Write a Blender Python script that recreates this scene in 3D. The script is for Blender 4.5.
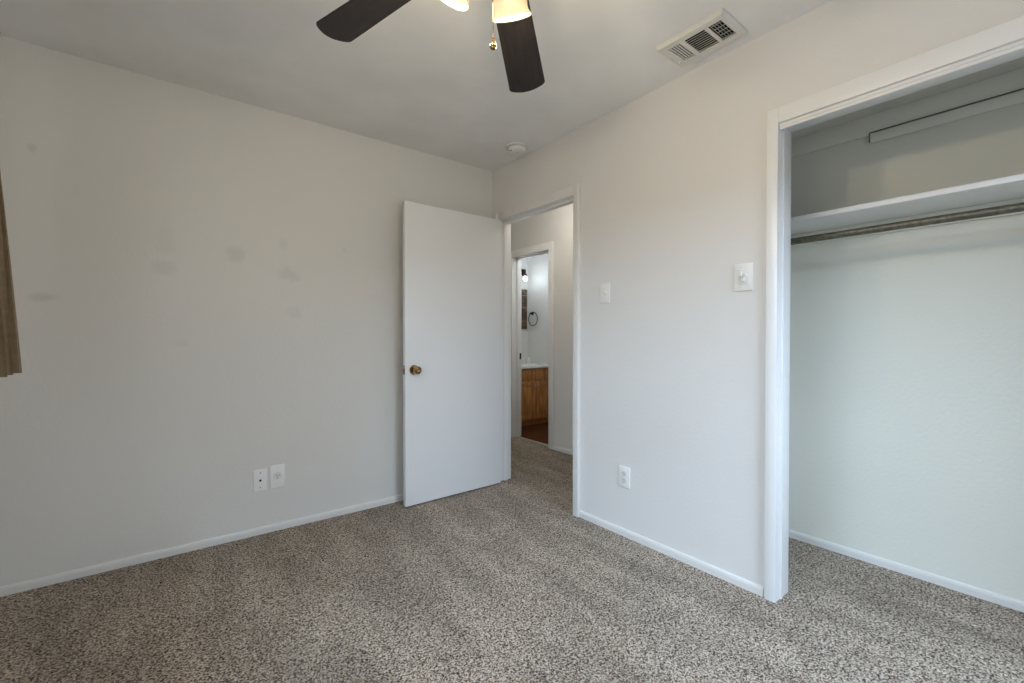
import bpy, bmesh, math, random
from mathutils import Vector, Matrix
random.seed(7)
for o in list(bpy.data.objects): bpy.data.objects.remove(o)
S = bpy.context.scene; C = S.collection
R = math.radians; PI = math.pi

# ---------------------------------------------------------------- camera, world, light, exposure
YAW, PITCH = 52.135, -0.6545
cam = bpy.data.objects.new('camera', bpy.data.cameras.new('camera')); C.objects.link(cam)
cam.location = (-2.0594, -2.9053, 1.1341)
cam.rotation_euler = (R(90 + PITCH), 0, R(YAW - 90))
cam.data.sensor_width = 36; cam.data.sensor_fit = 'HORIZONTAL'
cam.data.lens = 447.45 / 1024 * 36
cam.data.clip_start = 0.02; cam.data.clip_end = 60
S.camera = cam
S.view_settings.view_transform = 'Standard'; S.view_settings.look = 'None'
S.view_settings.gamma = 1; S.view_settings.use_curve_mapping = False
S.view_settings.exposure = -0.22
w = bpy.data.worlds.new('world'); S.world = w; w.use_nodes = True
w.node_tree.nodes['Background'].inputs[0].default_value = (.62, .78, 1, 1)
w.node_tree.nodes['Background'].inputs[1].default_value = .25

def area(name, loc, rot, sx, sy, power, col, spread=180):
    l = bpy.data.lights.new(name, 'AREA'); l.shape = 'RECTANGLE'; l.size = sx; l.size_y = sy
    l.energy = power; l.color = col; l.spread = R(spread)
    o = bpy.data.objects.new(name, l); C.objects.link(o); o.location = loc; o.rotation_euler = rot
    return o
def point(name, loc, power, col, r=.03):
    l = bpy.data.lights.new(name, 'POINT'); l.energy = power; l.color = col; l.shadow_soft_size = r
    o = bpy.data.objects.new(name, l); C.objects.link(o); o.location = loc
    return o
# daylight entering by the window in the front wall (behind the camera) and by the curtained side window
WX0, WX1, WZ0, WZ1 = -1.35, -0.18, 0.75, 2.02
FRONT = -3.80; LEFT = -2.66
def sky_patch(name, loc, target, sx, sy, power, col):
    """a patch of open sky outside, shining down through the window"""
    d = Vector(target)-Vector(loc); e = d.to_track_quat('-Z', 'Y').to_euler()
    return area(name, loc, e, sx, sy, power, col)
sky_patch('daylight_front', (-1.0, FRONT-1.0, 2.50), (-.72, FRONT, 1.35), 1.6, 1.3, 330, (.58, .76, 1))
area('daylight_front_low', ((WX0+WX1)/2, FRONT-.16, (WZ0+WZ1)/2), (R(-90), 0, PI), WX1-WX0, WZ1-WZ0, 9, (.86, .93, 1))
area('daylight_side', (LEFT-.16, -2.60, 1.55), (0, R(-90), 0), .95, .95, 7, (1, .97, .92))
sky_patch('daylight_side_high', (LEFT-1.5, -2.20, 2.55), (LEFT, -2.50, 1.50), 1.6, 1.1, 195, (.54, .75, 1))

# ---------------------------------------------------------------- node helpers
def mat(name, col, rough=.6, metal=0, bump=None, noise=None, spec=None, coat=0):
    """bump=(scale,strength,distance); noise=(scale,amount,detail)"""
    m = bpy.data.materials.new(name); m.use_nodes = True; nt = m.node_tree; b = nt.nodes['Principled BSDF']
    b.inputs['Base Color'].default_value = (*col, 1); b.inputs['Roughness'].default_value = rough
    b.inputs['Metallic'].default_value = metal
    if coat: b.inputs['Coat Weight'].default_value = coat
    if spec is not None: b.inputs['Specular IOR Level'].default_value = spec
    tc = nt.nodes.new('ShaderNodeTexCoord')
    if noise:
        n = nt.nodes.new('ShaderNodeTexNoise'); n.inputs['Scale'].default_value = noise[0]; n.inputs['Detail'].default_value = noise[2]
        nt.links.new(tc.outputs['Object'], n.inputs['Vector'])
        r = nt.nodes.new('ShaderNodeValToRGB'); a = noise[1]
        r.color_ramp.elements[0].position = .3; r.color_ramp.elements[1].position = .7
        r.color_ramp.elements[0].color = (*[c*(1-a) for c in col], 1)
        r.color_ramp.elements[1].color = (*[min(1, c*(1+a)) for c in col], 1)
        nt.links.new(n.outputs['Fac'], r.inputs['Fac']); nt.links.new(r.outputs['Color'], b.inputs['Base Color'])
    if bump:
        n = nt.nodes.new('ShaderNodeTexNoise'); n.inputs['Scale'].default_value = bump[0]; n.inputs['Detail'].default_value = 3
        nt.links.new(tc.outputs['Object'], n.inputs['Vector'])
        k = nt.nodes.new('ShaderNodeBump'); k.inputs['Strength'].default_value = bump[1]; k.inputs['Distance'].default_value = bump[2]
        nt.links.new(n.outputs['Fac'], k.inputs['Height']); nt.links.new(k.outputs['Normal'], b.inputs['Normal'])
    return m

def carpet_mat():
    m = bpy.data.materials.new('carpet'); m.use_nodes = True; nt = m.node_tree; L = nt.links; b = nt.nodes['Principled BSDF']
    b.inputs['Roughness'].default_value = .95; b.inputs['Specular IOR Level'].default_value = .1
    tc = nt.nodes.new('ShaderNodeTexCoord')
    # tufts: one random shade per yarn end, a few of them dark brown
    v = nt.nodes.new('ShaderNodeTexVoronoi'); v.inputs['Scale'].default_value = 250; v.inputs['Randomness'].default_value = 1
    wn = nt.nodes.new('ShaderNodeTexNoise'); wn.inputs['Scale'].default_value = 60; wn.inputs['Detail'].default_value = 2
    wa = nt.nodes.new('ShaderNodeVectorMath'); wa.operation = 'SCALE'; wa.inputs['Scale'].default_value = .012
    wb = nt.nodes.new('ShaderNodeVectorMath'); wb.operation = 'ADD'
    L.new(tc.outputs['Object'], wn.inputs['Vector']); L.new(wn.outputs['Color'], wa.inputs[0]); L.new(wa.outputs[0], wb.inputs[0]); L.new(tc.outputs['Object'], wb.inputs[1]); L.new(wb.outputs[0], v.inputs['Vector'])
    sp = nt.nodes.new('ShaderNodeSeparateColor'); L.new(v.outputs['Color'], sp.inputs[0])
    n1 = nt.nodes.new('ShaderNodeTexNoise'); n1.inputs['Scale'].default_value = 120; n1.inputs['Detail'].default_value = 3; n1.inputs['Roughness'].default_value = .6
    L.new(tc.outputs['Object'], n1.inputs['Vector'])
    ma = nt.nodes.new('ShaderNodeMath'); ma.operation = 'MULTIPLY_ADD'; ma.inputs[1].default_value = .55; L.new(sp.outputs[0], ma.inputs[0])
    mb = nt.nodes.new('ShaderNodeMath'); mb.operation = 'MULTIPLY_ADD'; mb.inputs[1].default_value = 1.3; mb.inputs[2].default_value = -.425; L.new(n1.outputs['Fac'], mb.inputs[0]); L.new(mb.outputs[0], ma.inputs[2])
    r = nt.nodes.new('ShaderNodeValToRGB'); e = r.color_ramp.elements
    e[0].position = .22; e[0].color = (.040, .028, .020, 1); e[1].position = .80; e[1].color = (.64, .55, .455, 1)
    x = e.new(.38); x.color = (.165, .13, .10, 1); x = e.new(.50); x.color = (.33, .27, .21, 1)
    L.new(ma.outputs[0], r.inputs['Fac'])
    # brushed patches where the pile lies another way
    n2 = nt.nodes.new('ShaderNodeTexNoise'); n2.inputs['Scale'].default_value = 2.3; n2.inputs['Detail'].default_value = 2
    mp = nt.nodes.new('ShaderNodeMapping'); mp.inputs['Rotation'].default_value = (0, 0, R(35)); mp.inputs['Scale'].default_value = (2.4, .8, 1)
    L.new(tc.outputs['Object'], mp.inputs['Vector']); L.new(mp.outputs['Vector'], n2.inputs['Vector'])
    mr = nt.nodes.new('ShaderNodeMapRange'); mr.inputs['From Min'].default_value = .35; mr.inputs['From Max'].default_value = .65
    mr.inputs['To Min'].default_value = .80; mr.inputs['To Max'].default_value = 1.1
    L.new(n2.outputs['Fac'], mr.inputs['Value'])
    mx = nt.nodes.new('ShaderNodeMix'); mx.data_type = 'RGBA'; mx.blend_type = 'MULTIPLY'; mx.inputs[0].default_value = 1
    L.new(r.outputs['Color'], mx.inputs[6]); L.new(mr.outputs['Result'], mx.inputs[7]); L.new(mx.outputs[2], b.inputs['Base Color'])
    k = nt.nodes.new('ShaderNodeBump'); k.inputs['Strength'].default_value = .6; k.inputs['Distance'].default_value = .005
    L.new(ma.outputs[0], k.inputs['Height']); L.new(k.outputs['Normal'], b.inputs['Normal'])
    return m

def wall_mat(name, col, smudges=(), rough=.5):
    m = mat(name, col, rough, bump=(70, .28, .004), noise=(1.3, .012, 3)); nt = m.node_tree; L = nt.links
    b = nt.nodes['Principled BSDF']; src = b.inputs['Base Color'].links[0].from_socket
    tc = [n for n in nt.nodes if n.type == 'TEX_COORD'][0]
    wob = nt.nodes.new('ShaderNodeTexNoise'); wob.inputs['Scale'].default_value = 14; wob.inputs['Detail'].default_value = 3
    L.new(tc.outputs['Object'], wob.inputs['Vector'])
    for (x, z, rx, rz, amt) in smudges:
        mp = nt.nodes.new('ShaderNodeMapping'); mp.vector_type = 'POINT'
        mp.inputs['Location'].default_value = (-x/rx, 0, -z/rz); mp.inputs['Scale'].default_value = (1/rx, 0, 1/rz)
        L.new(tc.outputs['Object'], mp.inputs['Vector'])
        ln = nt.nodes.new('ShaderNodeVectorMath'); ln.operation = 'LENGTH'; L.new(mp.outputs['Vector'], ln.inputs[0])
        ad = nt.nodes.new('ShaderNodeMath'); ad.operation = 'MULTIPLY_ADD'; L.new(wob.outputs['Fac'], ad.inputs[0]); ad.inputs[1].default_value = 1.4
        L.new(ln.outputs['Value'], ad.inputs[2])
        mr = nt.nodes.new('ShaderNodeMapRange'); mr.interpolation_type = 'SMOOTHSTEP'; mr.inputs['From Min'].default_value = 1.1; mr.inputs['From Max'].default_value = 1.9
        mr.inputs['To Min'].default_value = amt; mr.inputs['To Max'].default_value = 0
        L.new(ad.outputs[0], mr.inputs['Value'])
        mx = nt.nodes.new('ShaderNodeMix'); mx.data_type = 'RGBA'
        L.new(mr.outputs['Result'], mx.inputs[0]); L.new(src, mx.inputs[6]); mx.inputs[7].default_value = (.36, .35, .34, 1)
        src = mx.outputs[2]
    L.new(src, b.inputs['Base Color'])
    return m

def wood_mat(name, c0, c1, rough=.4, axis=(1, 1, 14), scale=3, coat=0):
    m = bpy.data.materials.new(name); m.use_nodes = True; nt = m.node_tree; L = nt.links; b = nt.nodes['Principled BSDF']
    b.inputs['Roughness'].default_value = rough; b.inputs['Coat Weight'].default_value = coat
    tc = nt.nodes.new('ShaderNodeTexCoord'); mp = nt.nodes.new('ShaderNodeMapping'); mp.inputs['Scale'].default_value = axis
    n = nt.nodes.new('ShaderNodeTexNoise'); n.inputs['Scale'].default_value = scale; n.inputs['Detail'].default_value = 6; n.inputs['Distortion'].default_value = .6
    r = nt.nodes.new('ShaderNodeValToRGB'); r.color_ramp.elements[0].position = .35; r.color_ramp.elements[1].position = .68
    r.color_ramp.elements[0].color = (*c0, 1); r.color_ramp.elements[1].color = (*c1, 1)
    L.new(tc.outputs['Object'], mp.inputs['Vector']); L.new(mp.outputs['Vector'], n.inputs['Vector']); L.new(n.outputs['Fac'], r.inputs['Fac']); L.new(r.outputs['Color'], b.inputs['Base Color'])
    k = nt.nodes.new('ShaderNodeBump'); k.inputs['Strength'].default_value = .25; k.inputs['Distance'].default_value = .002
    L.new(n.outputs['Fac'], k.inputs['Height']); L.new(k.outputs['Normal'], b.inputs['Normal'])
    return m

def emis(name, col, strength):
    m = bpy.data.materials.new(name); m.use_nodes = True; b = m.node_tree.nodes['Principled BSDF']
    b.inputs['Base Color'].default_value = (*col, 1); b.inputs['Emission Color'].default_value = (*col, 1); b.inputs['Emission Strength'].default_value = strength
    return m

def shade_mat():
    m = bpy.data.materials.new('frosted_glass'); m.use_nodes = True; nt = m.node_tree; L = nt.links
    out = nt.nodes['Material Output']; b = nt.nodes['Principled BSDF']
    b.inputs['Base Color'].default_value = (.42, .375, .30, 1); b.inputs['Roughness'].default_value = .25
    b.inputs['Emission Color'].default_value = (1, .80, .50, 1); b.inputs['Emission Strength'].default_value = .20
    t = nt.nodes.new('ShaderNodeBsdfTranslucent'); t.inputs['Color'].default_value = (.40, .34, .25, 1)
    mx = nt.nodes.new('ShaderNodeMixShader'); mx.inputs[0].default_value = .5
    L.new(b.outputs[0], mx.inputs[1]); L.new(t.outputs[0], mx.inputs[2]); L.new(mx.outputs[0], out.inputs['Surface'])
    return m

def pane_mat():
    m = bpy.data.materials.new('window_glass'); m.use_nodes = True; nt = m.node_tree; L = nt.links
    out = nt.nodes['Material Output']
    t = nt.nodes.new('ShaderNodeBsdfTransparent'); g = nt.nodes.new('ShaderNodeBsdfGlossy'); g.inputs['Roughness'].default_value = .02
    mx = nt.nodes.new('ShaderNodeMixShader'); mx.inputs[0].default_value = .06
    L.new(t.outputs[0], mx.inputs[1]); L.new(g.outputs[0], mx.inputs[2]); L.new(mx.outputs[0], out.inputs['Surface'])
    return m

def panel_mat():
    m = bpy.data.materials.new('mottled_brown_panel'); m.use_nodes = True; nt = m.node_tree; L = nt.links; b = nt.nodes['Principled BSDF']
    b.inputs['Roughness'].default_value = .45
    tc = nt.nodes.new('ShaderNodeTexCoord'); n = nt.nodes.new('ShaderNodeTexNoise'); n.inputs['Scale'].default_value = 16; n.inputs['Detail'].default_value = 5
    r = nt.nodes.new('ShaderNodeValToRGB'); r.color_ramp.elements[0].position = .35; r.color_ramp.elements[0].color = (.035, .024, .016, 1)
    r.color_ramp.elements[1].position = .7; r.color_ramp.elements[1].color = (.19, .125, .075, 1)
    L.new(tc.outputs['Object'], n.inputs['Vector']); L.new(n.outputs['Fac'], r.inputs['Fac']); L.new(r.outputs['Color'], b.inputs['Base Color'])
    return m

M = dict(
    wall=wall_mat('wall_paint', (.77, .755, .725)),
    wallA=wall_mat('wall_paint_scuffed', (.73, .715, .675), [(-2.49, 1.31, .05, .022, .26), (-2.053, 1.49, .055, .05, .13), (-1.74, 1.59, .055, .055, .18), (-1.473, 1.495, .065, .045, .18), (-1.50, 1.68, .035, .04, .10), (-2.52, 1.98, .018, .025, .22), (-1.99, 1.10, .035, .02, .08), (-1.15, 1.68, .02, .02, .10), (-2.05, 1.62, .05, .10, .07), (-1.45, 1.28, .05, .04, .12)]),
    ceil=mat('ceiling_paint', (.86, .86, .84), .6, bump=(5, .45, .014), noise=(2.6, .055, 5)),
    trim=mat('trim_gloss', (.87, .87, .86), .32),
    base=mat('baseboard_paint', (.74, .73, .70), .4, bump=(30, .08, .001)),
    cleat=wall_mat('cleat_paint', (.84, .84, .76)),
    gapshadow=mat('gap_shadow_tone', (.16, .15, .12), .9),  # shadow tone for the strips along the closet cleat
    door=mat('door_paint', (.84, .84, .835), .34, bump=(50, .07, .002)),
    closet=wall_mat('closet_paint', (.765, .765, .69)),
    carpet=carpet_mat(),
    darkfloor=wood_mat('dark_floor', (.035, .011, .007), (.14, .045, .022), .25, (2, 14, 1), 2),
    oak=wood_mat('oak', (.30, .115, .026), (.60, .27, .075), .35, (9, 9, 1.2), 3, .3),
    blade=wood_mat('dark_wood_blade', (.003, .002, .0015), (.016, .010, .007), .5, (3, 34, 3), 2.4, .0),
    bronze=mat('bronze', (.05, .035, .025), .35, .9),
    brass=mat('polished_brass', (.40, .26, .12), .14, 1),
    chrome=mat('chrome', (.75, .75, .76), .12, 1),
    zinc=mat('worn_steel_pipe', (.17, .16, .125), .48, .8, noise=(60, .3, 4)),
    black=mat('black_metal', (.012, .012, .012), .4, .5),
    hole=mat('dark_opening', (.010, .010, .009), .9),
    plate=mat('plastic_plate', (.86, .85, .82), .3),
    plate2=mat('plastic_insert', (.75, .74, .705), .35),
    vent=mat('vent_enamel', (.72, .71, .66), .4),
    curtain=mat('curtain_cloth', (.25, .185, .108), .85, bump=(300, .3, .001), noise=(40, .12, 3)),
    counter=mat('cultured_marble', (.88, .88, .86), .15, noise=(6, .03, 4)),
    shade=shade_mat(), pane=pane_mat(), bulb=emis('warm_bulb', (1, .78, .46), 1.3), coldbulb=emis('cool_bulb', (.85, .94, 1), 3), filldome=emis('fill_dome_glass', (1, .90, .75), 2.2),
    panel=panel_mat(), grout=mat('pale_line', (.40, .36, .28), .7), strip=mat('threshold_metal', (.62, .58, .50), .35, .6),
)

# ---------------------------------------------------------------- mesh helpers
def bm_box(bm, x0, x1, y0, y1, z0, z1, bev=0, seg=2):
    t = bmesh.new(); bmesh.ops.create_cube(t, size=1)
    bmesh.ops.scale(t, vec=(abs(x1-x0), abs(y1-y0), abs(z1-z0)), verts=t.verts)
    bmesh.ops.translate(t, vec=((x0+x1)/2, (y0+y1)/2, (z0+z1)/2), verts=t.verts)
    if bev: bmesh.ops.bevel(t, geom=t.edges[:], offset=bev, segments=seg, profile=.5, affect='EDGES')
    me = bpy.data.meshes.new('t'); t.to_mesh(me); bm.from_mesh(me); bpy.data.meshes.remove(me); t.free()
def frame_of(d):
    d = Vector(d).normalized(); a = Vector((0, 0, 1)) if abs(d.z) < .95 else Vector((1, 0, 0))
    u = d.cross(a).normalized(); return u, d.cross(u).normalized(), d
def bm_lathe(bm, prof, base=(0, 0, 0), axis=(0, 0, 1), n=28, close=False):
    """prof = [(radius, height)] revolved about axis"""
    u, v, d = frame_of(axis); base = Vector(base); rings = []
    for r, h in prof:
        if r < 1e-6: rings.append([bm.verts.new(base + d*h)])
        else: rings.append([bm.verts.new(base + d*h + u*r*math.cos(2*PI*i/n) + v*r*math.sin(2*PI*i/n)) for i in range(n)])
    for a, b in zip(rings, rings[1:]):
        for i in range(n):
            j = (i+1) % n
            if len(a) == 1 and len(b) == 1: continue
            if len(a) == 1: bm.faces.new((a[0], b[j], b[i]))
            elif len(b) == 1: bm.faces.new((a[i], a[j], b[0]))
            else: bm.faces.new((a[i], a[j], b[j], b[i]))
def bm_tube(bm, pts, r, n=12, closed=False):
    pts = [Vector(p) for p in pts]; rings = []; k = len(pts)
    for i, p in enumerate(pts):
        if closed: d = pts[(i+1) % k]-pts[i-1]
        else: d = pts[min(i+1, k-1)]-pts[max(i-1, 0)]
        u, v, _ = frame_of(d); rr = r[i] if isinstance(r, (list, tuple)) else r
        rings.append([bm.verts.new(p + u*rr*math.cos(2*PI*j/n) + v*rr*math.sin(2*PI*j/n)) for j in range(n)])
    prs = list(zip(rings, rings[1:])) + ([(rings[-1], rings[0])] if closed else [])
    for a, b in prs:
        for j in range(n): bm.faces.new((a[j], a[(j+1) % n], b[(j+1) % n], b[j]))
    if not closed: bm.faces.new(rings[0]); bm.faces.new(rings[-1])
def bm_prism(bm, outline, z0, z1, fn=None):
    """outline = [(x,y)] extruded z0..z1; fn maps a point"""
    f = fn or (lambda p: p)
    a = [bm.verts.new(f(Vector((x, y, z0)))) for x, y in outline]; b = [bm.verts.new(f(Vector((x, y, z1)))) for x, y in outline]
    bm.faces.new(a); bm.faces.new(b)
    for i in range(len(a)): j = (i+1) % len(a); bm.faces.new((a[i], a[j], b[j], b[i]))
def obj(name, bm, m, parent=None, smooth=False, loc=None):
    bmesh.ops.recalc_face_normals(bm, faces=bm.faces[:])
    me = bpy.data.meshes.new(name); bm.to_mesh(me); bm.free(); me.materials.append(m)
    if smooth:
        for p in me.polygons: p.use_smooth = True
        try: me.set_sharp_from_angle(angle=R(38))
        except Exception: pass
    o = bpy.data.objects.new(name, me); C.objects.link(o)
    if loc: o.location = loc
    if parent: o.parent = parent
    return o
def boxes(name, lst, m, parent=None, bev=0):
    bm = bmesh.new()
    for b in lst: bm_box(bm, *b, bev=bev)
    return obj(name, bm, m, parent, smooth=bool(bev))
def struct(o): o['kind'] = 'structure'; return o
def tag(o, label, cat, group=None):
    o['label'] = label; o['category'] = cat
    if group: o['group'] = group
    return o
def thing(name, label, cat, loc, rot=(0, 0, 0), group=None):
    o = bpy.data.objects.new(name, None); C.objects.link(o); o.location = loc; o.rotation_euler = rot
    o.empty_display_size = .05
    return tag(o, label, cat, group)

# ---------------------------------------------------------------- setting: floor, ceiling, walls
H = 2.44; T = .12
struct(boxes('floor', [(LEFT-T, 1.075, FRONT-T, 1.24, -.10, 0)], M['carpet']))
struct(boxes('floor_bathroom', [(1.075, 2.10, -.42, 2.04, -.10, -.004)], M['darkfloor']))
struct(boxes('ceiling', [(LEFT-T, 2.10, FRONT-T, 2.04, H, H+.1)], M['ceil']))
struct(boxes('wall_back', [(LEFT-T, T, 0, T, 0, H)], M['wallA']))
DY0, DY1, DZ = -.066, -.932, 2.05           # rough opening of the room door
CY0, CY1, CZ = -2.08, -3.47, 2.05         # rough opening of the closet
struct(boxes('wall_right', [(0, T, DY0, 0, 0, H), (0, T, DY1, DY0, DZ, H), (0, T, CY0, DY1, 0, H), (0, T, CY1, CY0, CZ, H), (0, T, FRONT, CY1, 0, H)], M['wall']))
LW = (-2.0, -.80, 1.08, 2.04)              # side window y0 y1 z0 z1, curtained
LW2 = (-3.10, -2.0, 1.0, 2.1)
struct(boxes('wall_left', [(LEFT-T, LEFT, FRONT, -3.10, 0, H), (LEFT-T, LEFT, -3.10, -.80, 0, 1.04), (LEFT-T, LEFT, -3.10, -.80, 2.06, H), (LEFT-T, LEFT, -.80, 0, 0, H)], M['wall']))
struct(boxes('wall_front', [(LEFT-T, WX0, FRONT-T, FRONT, 0, H), (WX1, .85, FRONT-T, FRONT, 0, H), (WX0, WX1, FRONT-T, FRONT, 0, WZ0), (WX0, WX1, FRONT-T, FRONT, WZ1, H)], M['wall']))
# closet interior
struct(boxes('wall_closet_back', [(.73, .85, FRONT, -1.80, 0, H)], M['closet']))
struct(boxes('wall_closet_side', [(T, 1.02, -1.80, -1.68, 0, H)], M['closet']))
struct(boxes('ceiling_closet', [(T, .73, FRONT, -1.80, 2.232, 2.30)], M['closet']))
# hall and bathroom shell
HX = 1.02
BY0, BY1 = .415, 1.055                      # rough opening of the bathroom door
struct(boxes('wall_hall_left', [(0, T, T, 1.12, 0, H)], M['wall']))
struct(boxes('wall_hall_end', [(0, HX, 1.12, 1.24, 0, H)], M['wall']))
struct(boxes('wall_hall_right', [(HX, HX+T, -1.80, BY0, 0, H), (HX, HX+T, BY0, BY1, 2.03, H), (HX, HX+T, BY1, 1.92, 0, H)], M['wall']))
struct(boxes('wall_bathroom_right', [(1.98, 2.10, -.30, 1.92, 0, H)], M['wall']))
struct(boxes('wall_bathroom_back', [(HX, 2.10, 1.92, 2.04, 0, H)], M['wall']))
struct(boxes('wall_bathroom_front', [(HX+T, 2.10, -.42, -.30, 0, H)], M['wall']))

# ---------------------------------------------------------------- baseboards
def base_prism(name, a, b, n, h=.041, t=.011, m=M['base']):
    """runs from a to b on the floor, n = direction into the room"""
    a = Vector((*a, 0)); b = Vector((*b, 0)); n = Vector((*n, 0)); bm = bmesh.new()
    prof = [(0, 0), (t, 0), (t, h*.62), (t*.8, h*.86), (t*.45, h), (0, h)]
    A = [bm.verts.new(a + n*x + Vector((0, 0, z))) for x, z in prof]; B = [bm.verts.new(b + n*x + Vector((0, 0, z))) for x, z in prof]
    bm.faces.new(A); bm.faces.new(B)
    for i in range(len(prof)): j = (i+1) % len(prof); bm.faces.new((A[i], A[j], B[j], B[i]))
    return struct(obj(name, bm, m))
base_prism('baseboard_back', (LEFT, 0), (0, 0), (0, -1))
base_prism('baseboard_right', (0, -.956), (0, -2.05), (-1, 0))
base_prism('baseboard_right', (0, -3.53), (0, FRONT), (-1, 0))
base_prism('baseboard_left', (LEFT, FRONT), (LEFT, 0), (1, 0))
base_prism('baseboard_front', (LEFT, FRONT), (0, FRONT), (0, 1))
base_prism('baseboard_closet_back', (.73, FRONT), (.73, -1.80), (-1, 0))
base_prism('baseboard_hall_right', (HX, -1.68), (HX, .372), (-1, 0))
base_prism('baseboard_hall_left', (T, T), (T, 1.12), (1, 0))

# ---------------------------------------------------------------- door frames and casings
def casing(name, x, side, ya, yb, z, wl, wr, wh, t=.022, th=None, m=None):
    """U casing about the clear opening ya>yb, head at z, on plane x, projecting in direction side"""
    th = th or t; bm = bmesh.new(); xs = lambda tt: (min(x, x+side*tt), max(x, x+side*tt))
    bm_box(bm, *xs(t), ya, ya+wl, 0, z+wh, bev=.0022); bm_box(bm, *xs(t), yb-wr, yb, 0, z+wh, bev=.0022)
    bm_box(bm, *xs(th), yb, ya, z, z+wh, bev=.0022)
    return struct(obj(name, bm, m or M['trim'], smooth=True))
def jamb(name, x0, x1, ya, yb, z, stop=None, m=M['trim']):
    """lining of an opening, clear ya>yb, 2 cm thick"""
    L_ = [(x0, x1, ya, ya+.0195, 0, z+.0195), (x0, x1, yb-.0195, yb, 0, z+.0195), (x0, x1, yb, ya, z, z+.0195)]
    if stop:
        s0, s1 = stop
        L_ += [(s0, s1, ya-.011, ya, 0, z), (s0, s1, yb, yb+.011, 0, z), (s0, s1, yb, ya, z-.011, z)]
    return struct(boxes(name, L_, M['trim'], bev=.0012))
casing('trim_1', 0, -1, -.088, -.912, 2.03, .050, .044, .060, t=.024, th=.008, m=M['wall'])
jamb('trim_2', -.001, T+.001, -.088, -.912, 2.03, stop=(.045, .085))
casing('trim_3', 0, -1, -2.10, -3.45, 2.03, .044, .060, .066, t=.02)
jamb('trim_4', -.001, T+.001, -2.10, -3.45, 2.03)
# thin door-track beads on the closet lining
for k, (xa, xb) in enumerate(((.030, .048),)):
    struct(boxes('trim_10', [(xa, xb, -2.105, -2.10, 0, 2.03), (xa, xb, -3.45, -3.445, 0, 2.03), (xa, xb, -3.445, -2.105, 2.024, 2.03)], M['trim'], bev=.001))
struct(boxes('trim_11', [(-.008, .010, -3.449, -2.101, 2.018, 2.0295), (-.004, .016, -3.449, -2.101, 2.006, 2.018)], M['trim'], bev=.0012))   # stepped fascia under the closet head
casing('trim_5', HX, -1, 1.035, .435, 2.01, .055, .062, .075, t=.018)
jamb('trim_6', HX-.001, HX+T+.001, 1.035, .435, 2.01, stop=(HX+.05, HX+.085))
struct(boxes('trim_7', [(1.055, 1.095, .436, 1.034, -.003, .008)], M['strip'], bev=.002))       # threshold strip

# ---------------------------------------------------------------- closet trim, shelf, rod
struct(boxes('trim_8', [(.716, .73, FRONT, -1.80, 2.135, 2.232)], M['cleat'], bev=.0015))     # board round the top of the closet wall
cl = thing('closet_cleat', 'long pale green painted cleat board fixed high on the closet back wall above the shelf', 'cleat', (.716, -2.235, 2.09))
boxes('cleat_board', [(-.007, 0, FRONT+.05+2.235, 0, 0, .049)], M['cleat'], cl, bev=.0015)
boxes('shadow_strip', [(-.0150, 0, FRONT+.05+2.235, 0, .0492, .0522), (-.0072, 0, .0002, .005, .006, .052)], M['gapshadow'], cl)  # dark strips stand in for the gap shadow above and beside the board
sh = thing('closet_shelf', 'long white painted shelf board in the closet above the hanging rod', 'shelf', (.40, -2.77, 1.70))
boxes('shelf_board', [(-.002, .33, FRONT+.002+2.77, -1.802+2.77, 0, .024)], M['trim'], sh, bev=.002)
boxes('support_cleat', [(.310, .33, FRONT+.002+2.77, -1.802+2.77, -.062, 0)], M['closet'], sh, bev=.002)
boxes('support_cleat', [(0, .309, -1.822+2.77, -1.802+2.77, -.062, 0)], M['trim'], sh, bev=.002)
rd = thing('closet_rod', 'grey worn steel hanging rod running below the closet shelf', 'clothes rod', (.42, -2.77, 1.607))
bm = bmesh.new(); bm_tube(bm, [(0, FRONT+.003+2.77, 0), (0, -1.803+2.77, 0)], .0165, 20); obj('pipe', bm, M['zinc'], rd, True)
for yy, d in ((-1.803+2.77, -1), (FRONT+.003+2.77, 1)):
    bm = bmesh.new(); bm_lathe(bm, [(0, 0), (.0285, 0), (.0285, .004), (.024, .010), (.0195, .022), (.0195, .0)], (0, yy, 0), (0, d, 0)); obj('rod_socket', bm, M['zinc'], rd, True)

# ---------------------------------------------------------------- bedroom door
HINGE = (-.022, -.1285)
dr = bpy.data.objects.new('door_1', None); C.objects.link(dr); dr.location = (HINGE[0], HINGE[1], .010); dr.rotation_euler = (0, 0, R(1.1))
dr['kind'] = 'structure'; dr['label'] = 'flat white bedroom door standing open against the left wall'
W = .791
boxes('door_slab', [(-W, 0, -.0175, .0175, 0, 2.012)], M['door'], dr, bev=.0018)
for s in (-1, 1):
    bm = bmesh.new()
    bm_lathe(bm, [(0, 0), (.031, 0), (.033, .003), (.029, .008), (.014, .011), (.0115, .018), (.0125, .028), (.022, .034), (.0275, .044), (.028, .053), (.024, .062), (.013, .067), (.010, .0655), (0, .0655)], (-W+.062, s*.0175, .902), (0, s, 0), 32)
    obj('door_knob', bm, M['brass'], dr, True)
bm = bmesh.new(); bm_box(bm, -W-.0015, -W+.001, -.012, .012, .872, .932, .0008); bm_box(bm, -W-.010, -W, -.007, .006, .893, .911, .002)
obj('latch_plate', bm, M['brass'], dr, True)
st = tag(boxes('strike_plate', [(HX+.086, HX+.118, 1.0335, 1.0348, .875, .945)], M['black'], bev=.0004), 'small black strike plate set in the bathroom door frame', 'strike plate')

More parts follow.
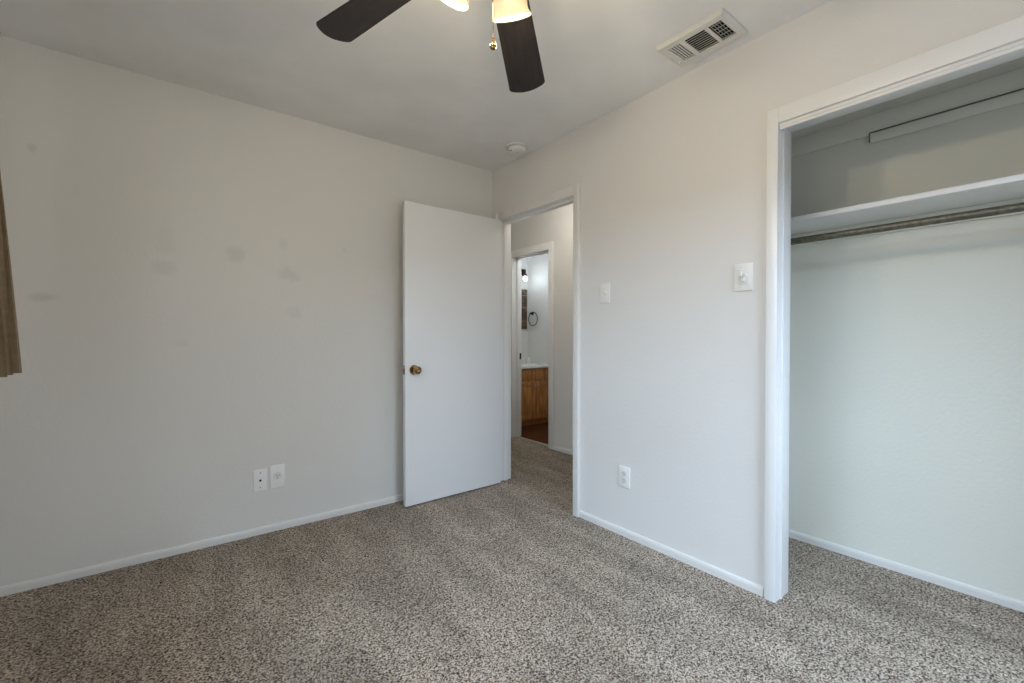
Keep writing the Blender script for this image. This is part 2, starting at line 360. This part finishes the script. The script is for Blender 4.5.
# ---------------------------------------------------------------- windows (behind the camera and behind the curtain)
def window(name, mapf, w_, h_, rows=1):
    """mapf(a,b,c) -> box in world: a along the wall, c depth outwards"""
    bm = bmesh.new(); f = .05
    for (a0, a1, b0, b1) in ((0, f, 0, h_), (w_-f, w_, 0, h_), (f, w_-f, 0, f), (f, w_-f, h_-f, h_), (f, w_-f, h_/2-.02, h_/2+.02)):
        bm_box(bm, *mapf(a0, a1, b0, b1, .03, .085), bev=.002)
    o = struct(obj(name, bm, M['trim'], smooth=True))
    bm = bmesh.new(); bm_box(bm, *mapf(f, w_-f, f, h_-f, .055, .059)); obj('pane', bm, M['pane'], o)
    return o
window('window_1', lambda a0, a1, b0, b1, c0, c1: (WX0+a0, WX0+a1, FRONT-c1, FRONT-c0, WZ0+b0, WZ0+b1), WX1-WX0, WZ1-WZ0)
window('window_2', lambda a0, a1, b0, b1, c0, c1: (LEFT-c1, LEFT-c0, -3.10+a0, -3.10+a1, 1.04+b0, 1.04+b1), 2.30, 1.02)
struct(boxes('trim_9', [(LEFT, LEFT+.03, -3.14, -.76, 1.015, 1.04)], M['trim'], bev=.002))

# ---------------------------------------------------------------- curtains
def curtain_mesh(y_top, y_bot, z_top, z_bot, folds, xo=0, nz=30):
    """y_top=(start,end) at the rod, y_bot at the hem; cloth with its own thickness"""
    bm = bmesh.new(); n = folds*14
    def P(i, k, off):
        s = i/n; t = k/nz
        e = t
        y = (y_top[0]*(1-e)+y_bot[0]*e)*(1-s)+(y_top[1]*(1-e)+y_bot[1]*e)*s
        ph = s*folds*2*PI
        amp = .022+.010*t
        x = amp*math.sin(ph+.35*math.sin(3*t+s*9))+.006*math.sin(ph*2.3+1)
        y += .010*math.sin(ph*2+.8*t)
        return Vector((x+off+xo, y, z_top*(1-t)+z_bot*t))
    F = [[bm.verts.new(P(i, k, 0)) for i in range(n+1)] for k in range(nz+1)]
    B = [[bm.verts.new(P(i, k, -.0035)) for i in range(n+1)] for k in range(nz+1)]
    for k in range(nz):
        for i in range(n):
            bm.faces.new((F[k][i], F[k][i+1], F[k+1][i+1], F[k+1][i])); bm.faces.new((B[k][i], B[k+1][i], B[k+1][i+1], B[k][i+1]))
        bm.faces.new((F[k][0], F[k+1][0], B[k+1][0], B[k][0])); bm.faces.new((F[k][n], B[k][n], B[k+1][n], F[k+1][n]))
    for i in range(n):
        bm.faces.new((F[0][i], B[0][i], B[0][i+1], F[0][i+1])); bm.faces.new((F[nz][i], F[nz][i+1], B[nz][i+1], B[nz][i]))
    return bm
c = obj('curtain', curtain_mesh((-1.30, -.79), (-1.25, -.43), 2.150, 1.0, 8), M['curtain'], smooth=True, loc=(-2.505, 0, 0))
tag(c, 'short tan brown pleated curtain hanging at the left edge by the left wall', 'curtain')
rod = thing('curtain_rod', 'dark metal curtain rod above the side window', 'curtain rod', (-2.50, -1.9, 2.165))
bm = bmesh.new(); bm_tube(bm, [(0, -1.25, 0), (0, 1.27, 0)], .009, 14); obj('rod', bm, M['bronze'], rod, True)
for yy in (-1.20, 1.22):
    bm = bmesh.new(); bm_tube(bm, [(0, yy, 0), (-.158, yy, 0)], .006, 10); bm_lathe(bm, [(0, 0), (.022, 0), (.022, .006), (0, .006)], (-.159, yy, 0), (1, 0, 0), 16); obj('bracket', bm, M['bronze'], rod, True)

# ---------------------------------------------------------------- ceiling fan
FX, FY, FZ = -1.344, -1.911, 2.250
fan = thing('ceiling_fan', 'dark bronze ceiling fan with dark wood blades and lit frosted glass shades', 'ceiling fan', (FX, FY, H))
def fz(z): return z-H
bm = bmesh.new(); bm_lathe(bm, [(0, -.001), (.062, -.001), (.066, -.012), (.058, -.045), (.022, -.066), (0, -.066)]); obj('canopy', bm, M['bronze'], fan, True)
bm = bmesh.new(); bm_tube(bm, [(0, 0, -.06), (0, 0, fz(2.36))], .012, 16); obj('downrod', bm, M['bronze'], fan, True)
bm = bmesh.new(); bm_lathe(bm, [(0, fz(2.372)), (.030, fz(2.370)), (.075, fz(2.362)), (.108, fz(2.342)), (.120, fz(2.310)), (.112, fz(2.280)), (.092, fz(2.262)), (.086, fz(2.240)), (.070, fz(2.212)), (0, fz(2.210))], n=40); obj('motor_housing', bm, M['bronze'], fan, True)
BAZ = 42.2
def blade_bm():
    bm = bmesh.new(); n = 8; out = []
    R0, R1, w0, w1, rc = .175, .660, .112, .147, .022
    # outline: root (rounded), sides widen gently, tip a shallow arc with rounded corners
    out += [(R0, -w0/2+.015), (R0+.012, -w0/2)]
    out += [(R1-rc-.012, -w1/2)]
    for i in range(1, 6): a = -PI/2+(PI/2)*i/6; out.append((R1-rc-.012+rc*math.cos(a)*.9, -w1/2+rc+rc*math.sin(a)))
    for i in range(9):
        s = -1+2*i/8; out.append((R1-.012*s*s-.0, s*(w1/2-rc)))
    for i in range(1, 6): a = (PI/2)*i/6; out.append((R1-rc-.012+rc*math.cos(a)*.9, w1/2-rc+rc*math.sin(a)))
    out += [(R1-rc-.012, w1/2), (R0+.012, w0/2), (R0, w0/2-.015)]
    bm_prism(bm, out, -.003, .003)
    bmesh.ops.bevel(bm, geom=[e for e in bm.edges if abs(e.verts[0].co.z-e.verts[1].co.z) < 1e-6], offset=.0012, segments=1, affect='EDGES')
    return bm
def iron_bm():
    bm = bmesh.new()
    bm_prism(bm, [(.085, -.018), (.12, -.012), (.16, -.016), (.19, -.036), (.245, -.040), (.25, -.03), (.23, -.008), (.262, 0), (.23, .008), (.25, .03), (.245, .040), (.19, .036), (.16, .016), (.12, .012), (.085, .018)], .0035, .0085)
    for x, y in ((.215, -.026), (.215, .026), (.243, 0)): bm_lathe(bm, [(0, -.0075), (.004, -.0065), (.0055, -.003)], (x, y, 0), (0, 0, 1), 10)
    return bm
bl0 = ir0 = None
for k in range(5):
    az = R(BAZ+72*k)
    mtx = Matrix.Rotation(az, 4, 'Z') @ Matrix.Rotation(R(8.5 if k < 4 else 5.5), 4, 'Y') @ Matrix.Rotation(R(-10), 4, 'X')
    if bl0 is None:
        bl = bl0 = obj('blade', blade_bm(), M['blade'], fan, True); ir = ir0 = obj('blade_iron', iron_bm(), M['bronze'], bl, True)
    else:
        bl = bl0.copy(); C.objects.link(bl); bl.parent = fan; ir = ir0.copy(); C.objects.link(ir); ir.parent = bl
    bl.matrix_basis = Matrix.Translation((0, 0, fz(FZ))) @ mtx
bm = bmesh.new(); bm_lathe(bm, [(0, fz(2.211)), (.050, fz(2.210)), (.058, fz(2.195)), (.056, fz(2.165)), (.040, fz(2.143)), (.014, fz(2.131)), (0, fz(2.129))], n=32); obj('light_fitter', bm, M['bronze'], fan, True)
TILT = 27
for k in range(4):
    ph = R(33+90*k); o_ = Vector((math.cos(ph), math.sin(ph), 0)); ax = (o_*math.sin(R(TILT))+Vector((0, 0, -1))*math.cos(R(TILT)))
    rim = o_*.138+Vector((0, 0, fz(2.092))); neck = rim-ax*.094
    bm = bmesh.new(); bm_tube(bm, [o_*.045+Vector((0, 0, fz(2.178))), o_*.060+Vector((0, 0, fz(2.180))), neck-ax*.004, neck+ax*.002], .008, 12)
    bm_lathe(bm, [(0, -.006), (.024, -.004), (.028, .006), (.027, .018), (.0, .018)], neck, ax, 20); arm = obj('lamp_arm', bm, M['bronze'], fan, True)
    bm = bmesh.new()
    bm_lathe(bm, [(.025, .008), (.032, .015), (.043, .030), (.0500, .046), (.0510, .062), (.0500, .073), (.0525, .083), (.0600, .093), (.0588, .0948), (.0505, .085), (.0480, .073), (.0490, .062), (.0480, .046), (.041, .031), (.030, .016), (.023, .008)], neck, ax, 40)
    obj('lamp_shade', bm, M['shade'], fan, True)
    bm = bmesh.new(); bm_lathe(bm, [(0, .016), (.012, .018), (.013, .026), (.021, .038), (.024, .050), (.021, .061), (.012, .069), (0, .072)], neck, ax, 20)
    obj('light_bulb', bm, M['bulb'], fan, True)
    q = rim+ax*.07+Vector((FX, FY, H)); point('fan_lamp_light', q, 5.4, (1, .84, .62), .035)
for (dx, dy, zt, zb) in ((-.022, -.021, 2.150, 1.928), (.030, .020, 2.15, 2.125)):
    bm = bmesh.new(); n_ = int((zt-zb)/.0042)
    for i in range(n_): bmesh.ops.create_icosphere(bm, subdivisions=1, radius=.0016, matrix=Matrix.Translation((dx, dy, fz(zt)-i*.0042)))
    bm_tube(bm, [(dx, dy, fz(zt)), (dx, dy, fz(zb))], .0006, 6)
    ch = obj('pull_chain', bm, M['brass'], fan, True)
    bm = bmesh.new(); bm_lathe(bm, [(0, 0), (.0025, -.002), (.0035, -.008), (.0062, -.015), (.0085, -.022), (.0088, -.027), (.0065, -.033), (0, -.0355)], (dx, dy, fz(zb)), (0, 0, 1), 18); obj('chain_pendant', bm, M['brass'], ch, True)

# ---------------------------------------------------------------- ceiling vent
vx0, vx1, vy0, vy1 = -.300, -.088, -2.004, -1.698
vt = thing('ceiling_vent', 'white rectangular air register with three louvre panels in the ceiling', 'air vent', ((vx0+vx1)/2, (vy0+vy1)/2, H))
ox, oy = (vx0+vx1)/2, (vy0+vy1)/2
secs = [(-1.795, -1.737, 'x'), (-1.906, -1.814, 'y'), (-1.979, -1.921, 'x')]
sx0, sx1 = -.262, -.128
bm = bmesh.new()
def vb(x0, x1, y0, y1, z0, z1, bev=.001): bm_box(bm, x0-ox, x1-ox, y0-oy, y1-oy, z0-H, z1-H, bev=bev)
z0, z1 = 2.420, 2.426
vb(vx0+.006, sx0, vy0+.006, vy1-.006, z0, z1); vb(sx1, vx1-.006, vy0+.006, vy1-.006, z0, z1)
ys = [vy0+.006, secs[2][0], secs[2][1], secs[1][0], secs[1][1], secs[0][0], secs[0][1], vy1-.006]
for a, b in ((0, 1), (2, 3), (4, 5), (6, 7)): vb(sx0, sx1, ys[a], ys[b], z0, z1)
# sloping flange down from the ceiling
a = [(vx0, vy0), (vx1, vy0), (vx1, vy1), (vx0, vy1)]; b = [(vx0+.006, vy0+.006), (vx1-.006, vy0+.006), (vx1-.006, vy1-.006), (vx0+.006, vy1-.006)]
A = [bm.verts.new((x-ox, y-oy, -.001)) for x, y in a]; A2 = [bm.verts.new((x-ox, y-oy, -.004)) for x, y in a]; B = [bm.verts.new((x-ox, y-oy, z0-H)) for x, y in b]
for i in range(4): j = (i+1) % 4; bm.faces.new((A[i], A[j], A2[j], A2[i])); bm.faces.new((A2[i], A2[j], B[j], B[i]))
obj('vent_frame', bm, M['vent'], vt)
boxes('vent_duct', [(sx0-.004-ox, sx1+.004-ox, -1.985-oy, -1.731-oy, -.0035, -.001)], M['hole'], vt)
def slat(cx, cy, length, axis, tilt, wd=.0105):
    bm = bmesh.new()
    bm_box(bm, *((-length/2, length/2, -wd/2, wd/2) if axis == 'x' else (-wd/2, wd/2, -length/2, length/2)), -.0005, .0005)
    rot = Matrix.Rotation(R(tilt), 4, 'X' if axis == 'x' else 'Y')
    bmesh.ops.transform(bm, matrix=Matrix.Translation((cx-ox, cy-oy, -.0125)) @ rot, verts=bm.verts)
    return obj('slat', bm, M['vent'], vt)
for y0, y1, ax in secs:
    if ax == 'x':
        tl, wd_ = (8, .0080) if y0 > -1.8 else (48, .0085)
        for i in range(5): slat((sx0+sx1)/2, y0+(y1-y0)*(i+.5)/5, sx1-sx0, 'x', tl, wd_)
    else:
        for i in range(9): slat(sx0+(sx1-sx0)*(i+.5)/9, (y0+y1)/2, y1-y0, 'y', -50, .0075)
bm = bmesh.new()
for i in range(4): bm_box(bm, sx0-ox+(sx1-sx0)*(i+1)/5-.001, sx0-ox+(sx1-sx0)*(i+1)/5+.001, secs[2][0]-oy, secs[2][1]-oy, -.0085, -.0065)
obj('cross_bar', bm, M['vent'], vt)
bm = bmesh.new(); bm_box(bm, -.150-ox, -.143-ox, -1.728-oy, -1.718-oy, -.030, -.014, .002); obj('damper_lever', bm, M['vent'], vt, True)
for yy in (-1.715, -1.995):
    bm = bmesh.new(); bm_lathe(bm, [(0, -.0225), (.004, -.022), (.0045, -.0195)], (-.195-ox, yy-oy, 0), (0, 0, 1), 12); obj('screw', bm, M['vent'], vt, True)

# ---------------------------------------------------------------- smoke detector
sm = thing('smoke_detector', 'round white smoke detector on the ceiling above the doorway', 'smoke detector', (-.135, -.487, H))
bm = bmesh.new(); bm_lathe(bm, [(0, -.0005), (.073, -.0005), (.075, -.004), (.073, -.012), (.066, -.013), (0, -.006)], n=44); obj('mounting_base', bm, M['plate2'], sm, True)
bm = bmesh.new(); bm_lathe(bm, [(.060, -.0135), (.062, -.018), (.060, -.033), (.052, -.040), (.025, -.043), (0, -.0435)], n=44); obj('cover', bm, M['plate'], sm, True)
bm = bmesh.new(); bm_lathe(bm, [(.0, -.047), (.008, -.0465), (.009, -.0425)], n=16); obj('test_button', bm, M['plate2'], sm, True)
bm = bmesh.new(); bm_box(bm, -.054, -.046, -.004, .004, -.0425, -.036, .001); obj('sounder_slot', bm, M['hole'], sm)

# ---------------------------------------------------------------- wall plates.  local frame: u along the wall, v up, n out of the wall
def plate(name, label, cat, loc, rotz, kind, w_=.070, h_=.115, group=None):
    """built facing -Y locally (n = -Y); rotz turns it"""
    t = thing(name, label, cat, loc, (0, 0, rotz), group)
    bm = bmesh.new(); bm_box(bm, -w_/2, w_/2, -.0058, -.0002, -h_/2, h_/2, .0022, 3); obj('cover_plate', bm, M['plate'], t, True)
    def screw(x, z, m=M['plate2']):
        bm = bmesh.new(); bm_lathe(bm, [(0, .0075), (.0028, .0070), (.0034, .0052)], (x, 0, z), (0, -1, 0), 12); obj('screw', bm, m, t, True)
    if kind == 'toggle':
        screw(0, .030); screw(0, -.030)
        bm = bmesh.new(); bm_box(bm, -.006, .006, -.0062, -.005, -.013, .013, .0005); obj('switch_slot', bm, M['plate2'], t)
        bm = bmesh.new(); bm_box(bm, -.004, .004, -.018, -.0055, -.002, .010, .0015)
        bmesh.ops.rotate(bm, verts=bm.verts, cent=(0, -.006, .002), matrix=Matrix.Rotation(R(-22), 3, 'X')); obj('toggle', bm, M['plate'], t, True)
    if kind == 'fan_control':
        screw(-.010, .044); screw(-.010, -.044)
        bm = bmesh.new(); bm_box(bm, -.022, .022, -.0075, -.005, -.033, .033, .001); obj('control_face', bm, M['plate2'], t, True)
        bm = bmesh.new(); bm_box(bm, -.018, -.004, -.0145, -.007, .002, .028, .002); obj('slide_knob', bm, M['plate'], t, True)
        bm = bmesh.new(); bm_box(bm, .002, .018, -.0130, -.007, .004, .014, .002); obj('slide_knob', bm, M['plate'], t, True)
        bm = bmesh.new(); bm_box(bm, -.005, .008, -.015, -.007, -.020, -.004, .002); obj('toggle', bm, M['plate'], t, True)
    if kind == 'duplex':
        screw(0, 0)
        for z in (.0195, -.0195):
            bm = bmesh.new(); bm_lathe(bm, [(0, .0075), (.0155, .0075), (.0168, .0062), (.0168, .005)], (0, 0, z), (0, -1, 0), 24)
            rc = obj('receptacle', bm, M['plate2'], t, True)
            bm = bmesh.new()
            bm_box(bm, -.0075, -.0055, -.0079, -.0070, z-.001, z+.008); bm_box(bm, .0055, .0075, -.0079, -.0070, z, z+.007)
            bm_lathe(bm, [(0, .0079), (.0024, .0079), (.0024, .0070)], (0, 0, z-.008), (0, -1, 0), 12); obj('socket_slot', bm, M['hole'], rc)
    if kind == 'single':
        screw(0, .038); screw(0, -.038)
        bm = bmesh.new(); bm_lathe(bm, [(0, .0078), (.0215, .0078), (.023, .0062), (.023, .005)], (0, 0, 0.004), (0, -1, 0), 24)
        rc = obj('receptacle', bm, M['plate2'], t, True)
        bm = bmesh.new(); bm_box(bm, -.0078, -.0056, -.0082, -.0072, .001, .011); bm_box(bm, .0056, .0078, -.0082, -.0072, .001, .010)
        bm_lathe(bm, [(0, .0082), (.0026, .0082), (.0026, .0072)], (0, 0, -.008), (0, -1, 0), 12); obj('socket_slot', bm, M['hole'], rc)
    if kind == 'coax':
        screw(0, .042, M['black']); screw(0, -.042, M['black'])
        bm = bmesh.new(); bm_lathe(bm, [(0, .0095), (.0055, .0095), (.0065, .008), (.0065, .005)], (0, 0, -.001), (0, -1, 0), 16); obj('cable_jack', bm, M['black'], t, True)
    return t
RW = R(-90)                                   # local -Y -> world -X
plate('light_switch', 'smaller white switch plate on the right wall, nearer the bedroom doorway', 'light switch', (0, -1.156, 1.388), RW, 'toggle')
plate('light_switch', 'larger white switch plate with two sliders, beside the closet opening', 'light switch', (0, -1.955, 1.400), RW, 'fan_control', .082, .122)
plate('wall_outlet', 'white duplex outlet low on the right wall between doorway and closet', 'outlet', (0, -1.300, .337), RW, 'duplex', .074, .118)
plate('cable_wall_plate', 'white wall plate with three black dots, left of the outlet on the left wall', 'wall plate', (-1.630, 0, .310), 0, 'coax', .070, .124)
plate('wall_outlet', 'white single outlet plate right of the cable plate, low on the left wall', 'outlet', (-1.541, 0, .316), 0, 'single', .078, .134)

# ---------------------------------------------------------------- bathroom
VX0, VX1, VY0, VY1 = 1.362, 1.979, 1.40, 1.919
vn = thing('bathroom_vanity', 'oak vanity cabinet with two panel doors seen through the bathroom doorway', 'cabinet', ((VX0+VX1)/2, (VY0+VY1)/2, -.004))
cx_, cy_ = (VX0+VX1)/2, (VY0+VY1)/2
def lb(x0, x1, y0, y1, z0, z1): return (x0-cx_, x1-cx_, y0-cy_, y1-cy_, z0, z1)
boxes('cabinet_body', [lb(VX0, VX1, VY0+.02, VY1, .075, .735)], M['oak'], vn, bev=.002)
boxes('toe_kick', [lb(VX0+.002, VX1-.002, VY0+.075, VY0+.09, 0, .075)], M['oak'], vn)
boxes('front_panel', [lb(VX0+.02, VX1-.02, VY0+.004, VY0+.0195, .590, .715)], M['oak'], vn, bev=.004)
mid = 1.672
for (x0, x1, kx) in ((VX0+.02, mid-.004, mid-.032), (mid+.004, VX1-.02, mid+.032)):
    bm = bmesh.new(); fr = .052
    for b in ((x0, x0+fr, .085, .565), (x1-fr, x1, .085, .565), (x0+fr, x1-fr, .085, .085+fr), (x0+fr, x1-fr, .565-fr, .565)):
        bm_box(bm, *lb(b[0], b[1], VY0, VY0+.0195, b[2], b[3]), bev=.003)
    bm_box(bm, *lb(x0+fr-.004, x1-fr+.004, VY0+.009, VY0+.018, .085+fr-.004, .565-fr+.004))
    bm_box(bm, *lb(x0+fr+.012, x1-fr-.012, VY0+.003, VY0+.012, .085+fr+.012, .565-fr-.012), bev=.004)
    d = obj('cabinet_door', bm, M['oak'], vn, True)
    bm = bmesh.new(); bm_lathe(bm, [(0, 0), (.007, 0), (.006, .012), (.014, .020), (.014, .028), (.008, .032), (0, .033)], (kx-cx_, VY0-cy_, .515), (0, -1, 0), 20); obj('door_pull', bm, M['chrome'], d, True)
ct = thing('vanity_countertop', 'white countertop with backsplash on the oak vanity', 'countertop', (cx_, cy_, .7315))
bm = bmesh.new()
bm_box(bm, VX0-.012-cx_, VX1-.0005-cx_, VY0-.018-cy_, VY1-cy_, 0, .032, .005)
bm_box(bm, VX0-.012-cx_, VX1-.0005-cx_, VY1-.02-cy_, VY1-cy_, .032, .115, .003)
obj('countertop_slab', bm, M['counter'], ct, True)
bm = bmesh.new(); bm_lathe(bm, [(.20, .0325), (.205, .036), (.20, .039), (.185, .0365), (.13, .0335), (0, .0328)], (0, -.02, 0), (0, 0, 1), 36)
bmesh.ops.scale(bm, vec=(1, .72, 1), verts=bm.verts); obj('sink_basin', bm, M['counter'], ct, True)
fc = thing('faucet', 'chrome faucet at the back of the white vanity counter', 'faucet', (1.70, 1.84, .7635))
bm = bmesh.new(); bm_box(bm, -.075, .075, -.025, .025, 0, .012, .005); obj('faucet_base', bm, M['chrome'], fc, True)
bm = bmesh.new(); bm_tube(bm, [(0, 0, .01), (0, 0, .09), (0, -.02, .115), (0, -.06, .118), (0, -.105, .10), (0, -.112, .085)], .011, 14); obj('spout', bm, M['chrome'], fc, True)
for s in (-1, 1):
    bm = bmesh.new(); bm_lathe(bm, [(0, 0), (.014, .011), (.012, .03), (.020, .04), (.020, .055), (.008, .062), (0, .062)], (s*.055, 0, 0), (0, 0, 1), 18); obj('tap_handle', bm, M['chrome'], fc, True)
cup = thing('tumbler', 'small clear and white cup on the counter near the bathroom corner', 'cup', (1.83, 1.74, .7640))
bm = bmesh.new(); bm_lathe(bm, [(0, 0), (.026, 0), (.031, .085), (.029, .085), (.024, .004), (0, .004)], n=24); obj('cup_body', bm, M['counter'], cup, True)
# towel ring on the far bathroom wall
tr = thing('towel_ring', 'round black towel ring on the far bathroom wall', 'towel ring', (1.98, 1.825, 1.452))
bm = bmesh.new(); bm_lathe(bm, [(0, .0005), (.024, .0005), (.025, .006), (.016, .012), (.010, .034), (.013, .044), (0, .046)], (0, 0, 0), (-1, 0, 0), 20); obj('ring_mount', bm, M['black'], tr, True)
bm = bmesh.new(); cyy, czz, rr = -.050, -.078, .092
bm_tube(bm, [(-.036, cyy+rr*math.cos(2*PI*i/48), czz+rr*math.sin(2*PI*i/48)) for i in range(48)], .0062, 10, True); obj('ring', bm, M['black'], tr, True)
# brown panel over the vanity
pn = thing('wall_panel', 'narrow brown mottled panel on the bathroom wall above the vanity', 'wall panel', (1.735, 1.919, 1.51))
boxes('panel_board', [(-.20, .20, -.03, 0, -.275, .275)], M['panel'], pn, bev=.002)
boxes('panel_line', [(-.201, .201, -.0315, -.0295, z-.003, z+.003) for z in (-.165, .02, .19)], M['grout'], pn)
# vanity light above
vl = thing('vanity_light', 'glowing vanity light with dark fittings high on the bathroom wall', 'wall lamp', (1.70, 1.919, 2.02))
boxes('back_plate', [(-.22, .22, -.022, 0, -.045, .045)], M['bronze'], vl, bev=.004)
for k, dx in enumerate((-.15, 0, .15)):
    bm = bmesh.new(); bm_tube(bm, [(dx, -.02, 0), (dx, -.07, .0), (dx, -.09, -.02), (dx, -.09, -.04)], .008, 10); bm_lathe(bm, [(0, 0), (.024, .002), (.026, -.02), (0, -.021)], (dx, -.09, -.035), (0, 0, 1), 18); obj('lamp_arm', bm, M['bronze'], vl, True)
    bm = bmesh.new(); bm_lathe(bm, [(0, 0), (.014, -.004), (.028, -.03), (.030, -.05), (.020, -.07), (0, -.078)], (dx, -.09, -.056), (0, 0, 1), 18); obj('light_bulb', bm, M['coldbulb'], vl, True)
point('vanity_lamp_light', (1.78, 1.66, 1.93), 1.3, (.80, .91, 1), .05)
point('vanity_lamp_light', (1.50, 1.66, 1.93), 1.6, (.80, .91, 1), .05)

# ---------------------------------------------------------------- hall fill lamp (added out of sight to light the hall)
hl = thing('hall_fill_lamp', 'unseen flush ceiling lamp added to light the hall', 'ceiling lamp', (.50, -.12, H))
bm = bmesh.new(); bm_lathe(bm, [(0, -.001), (.13, -.001), (.135, -.012), (.125, -.022), (0, -.022)], n=36); obj('lamp_base', bm, M['bronze'], hl, True)
bm = bmesh.new(); bm_lathe(bm, [(.118, -.022), (.115, -.045), (.085, -.075), (.04, -.090), (0, -.093)], n=36); obj('glass_dome', bm, M['filldome'], hl, True)
point('hall_fill_light', (.50, -.12, H-.16), 8, (1, .95, .87), .08)
# bathroom fill lamp (added out of sight to brighten the vanity front)
bl_ = thing('bathroom_fill_lamp', 'unseen flush ceiling lamp added to light the bathroom', 'ceiling lamp', (1.60, .55, H))
bm = bmesh.new(); bm_lathe(bm, [(0, -.001), (.12, -.001), (.125, -.012), (.115, -.022), (0, -.022)], n=36); obj('lamp_base', bm, M['bronze'], bl_, True)
bm = bmesh.new(); bm_lathe(bm, [(.108, -.022), (.105, -.045), (.080, -.070), (.04, -.082), (0, -.085)], n=36); obj('glass_dome', bm, M['filldome'], bl_, True)
point('bathroom_fill_light', (1.60, .55, H-.16), 9, (.84, .93, 1), .08)
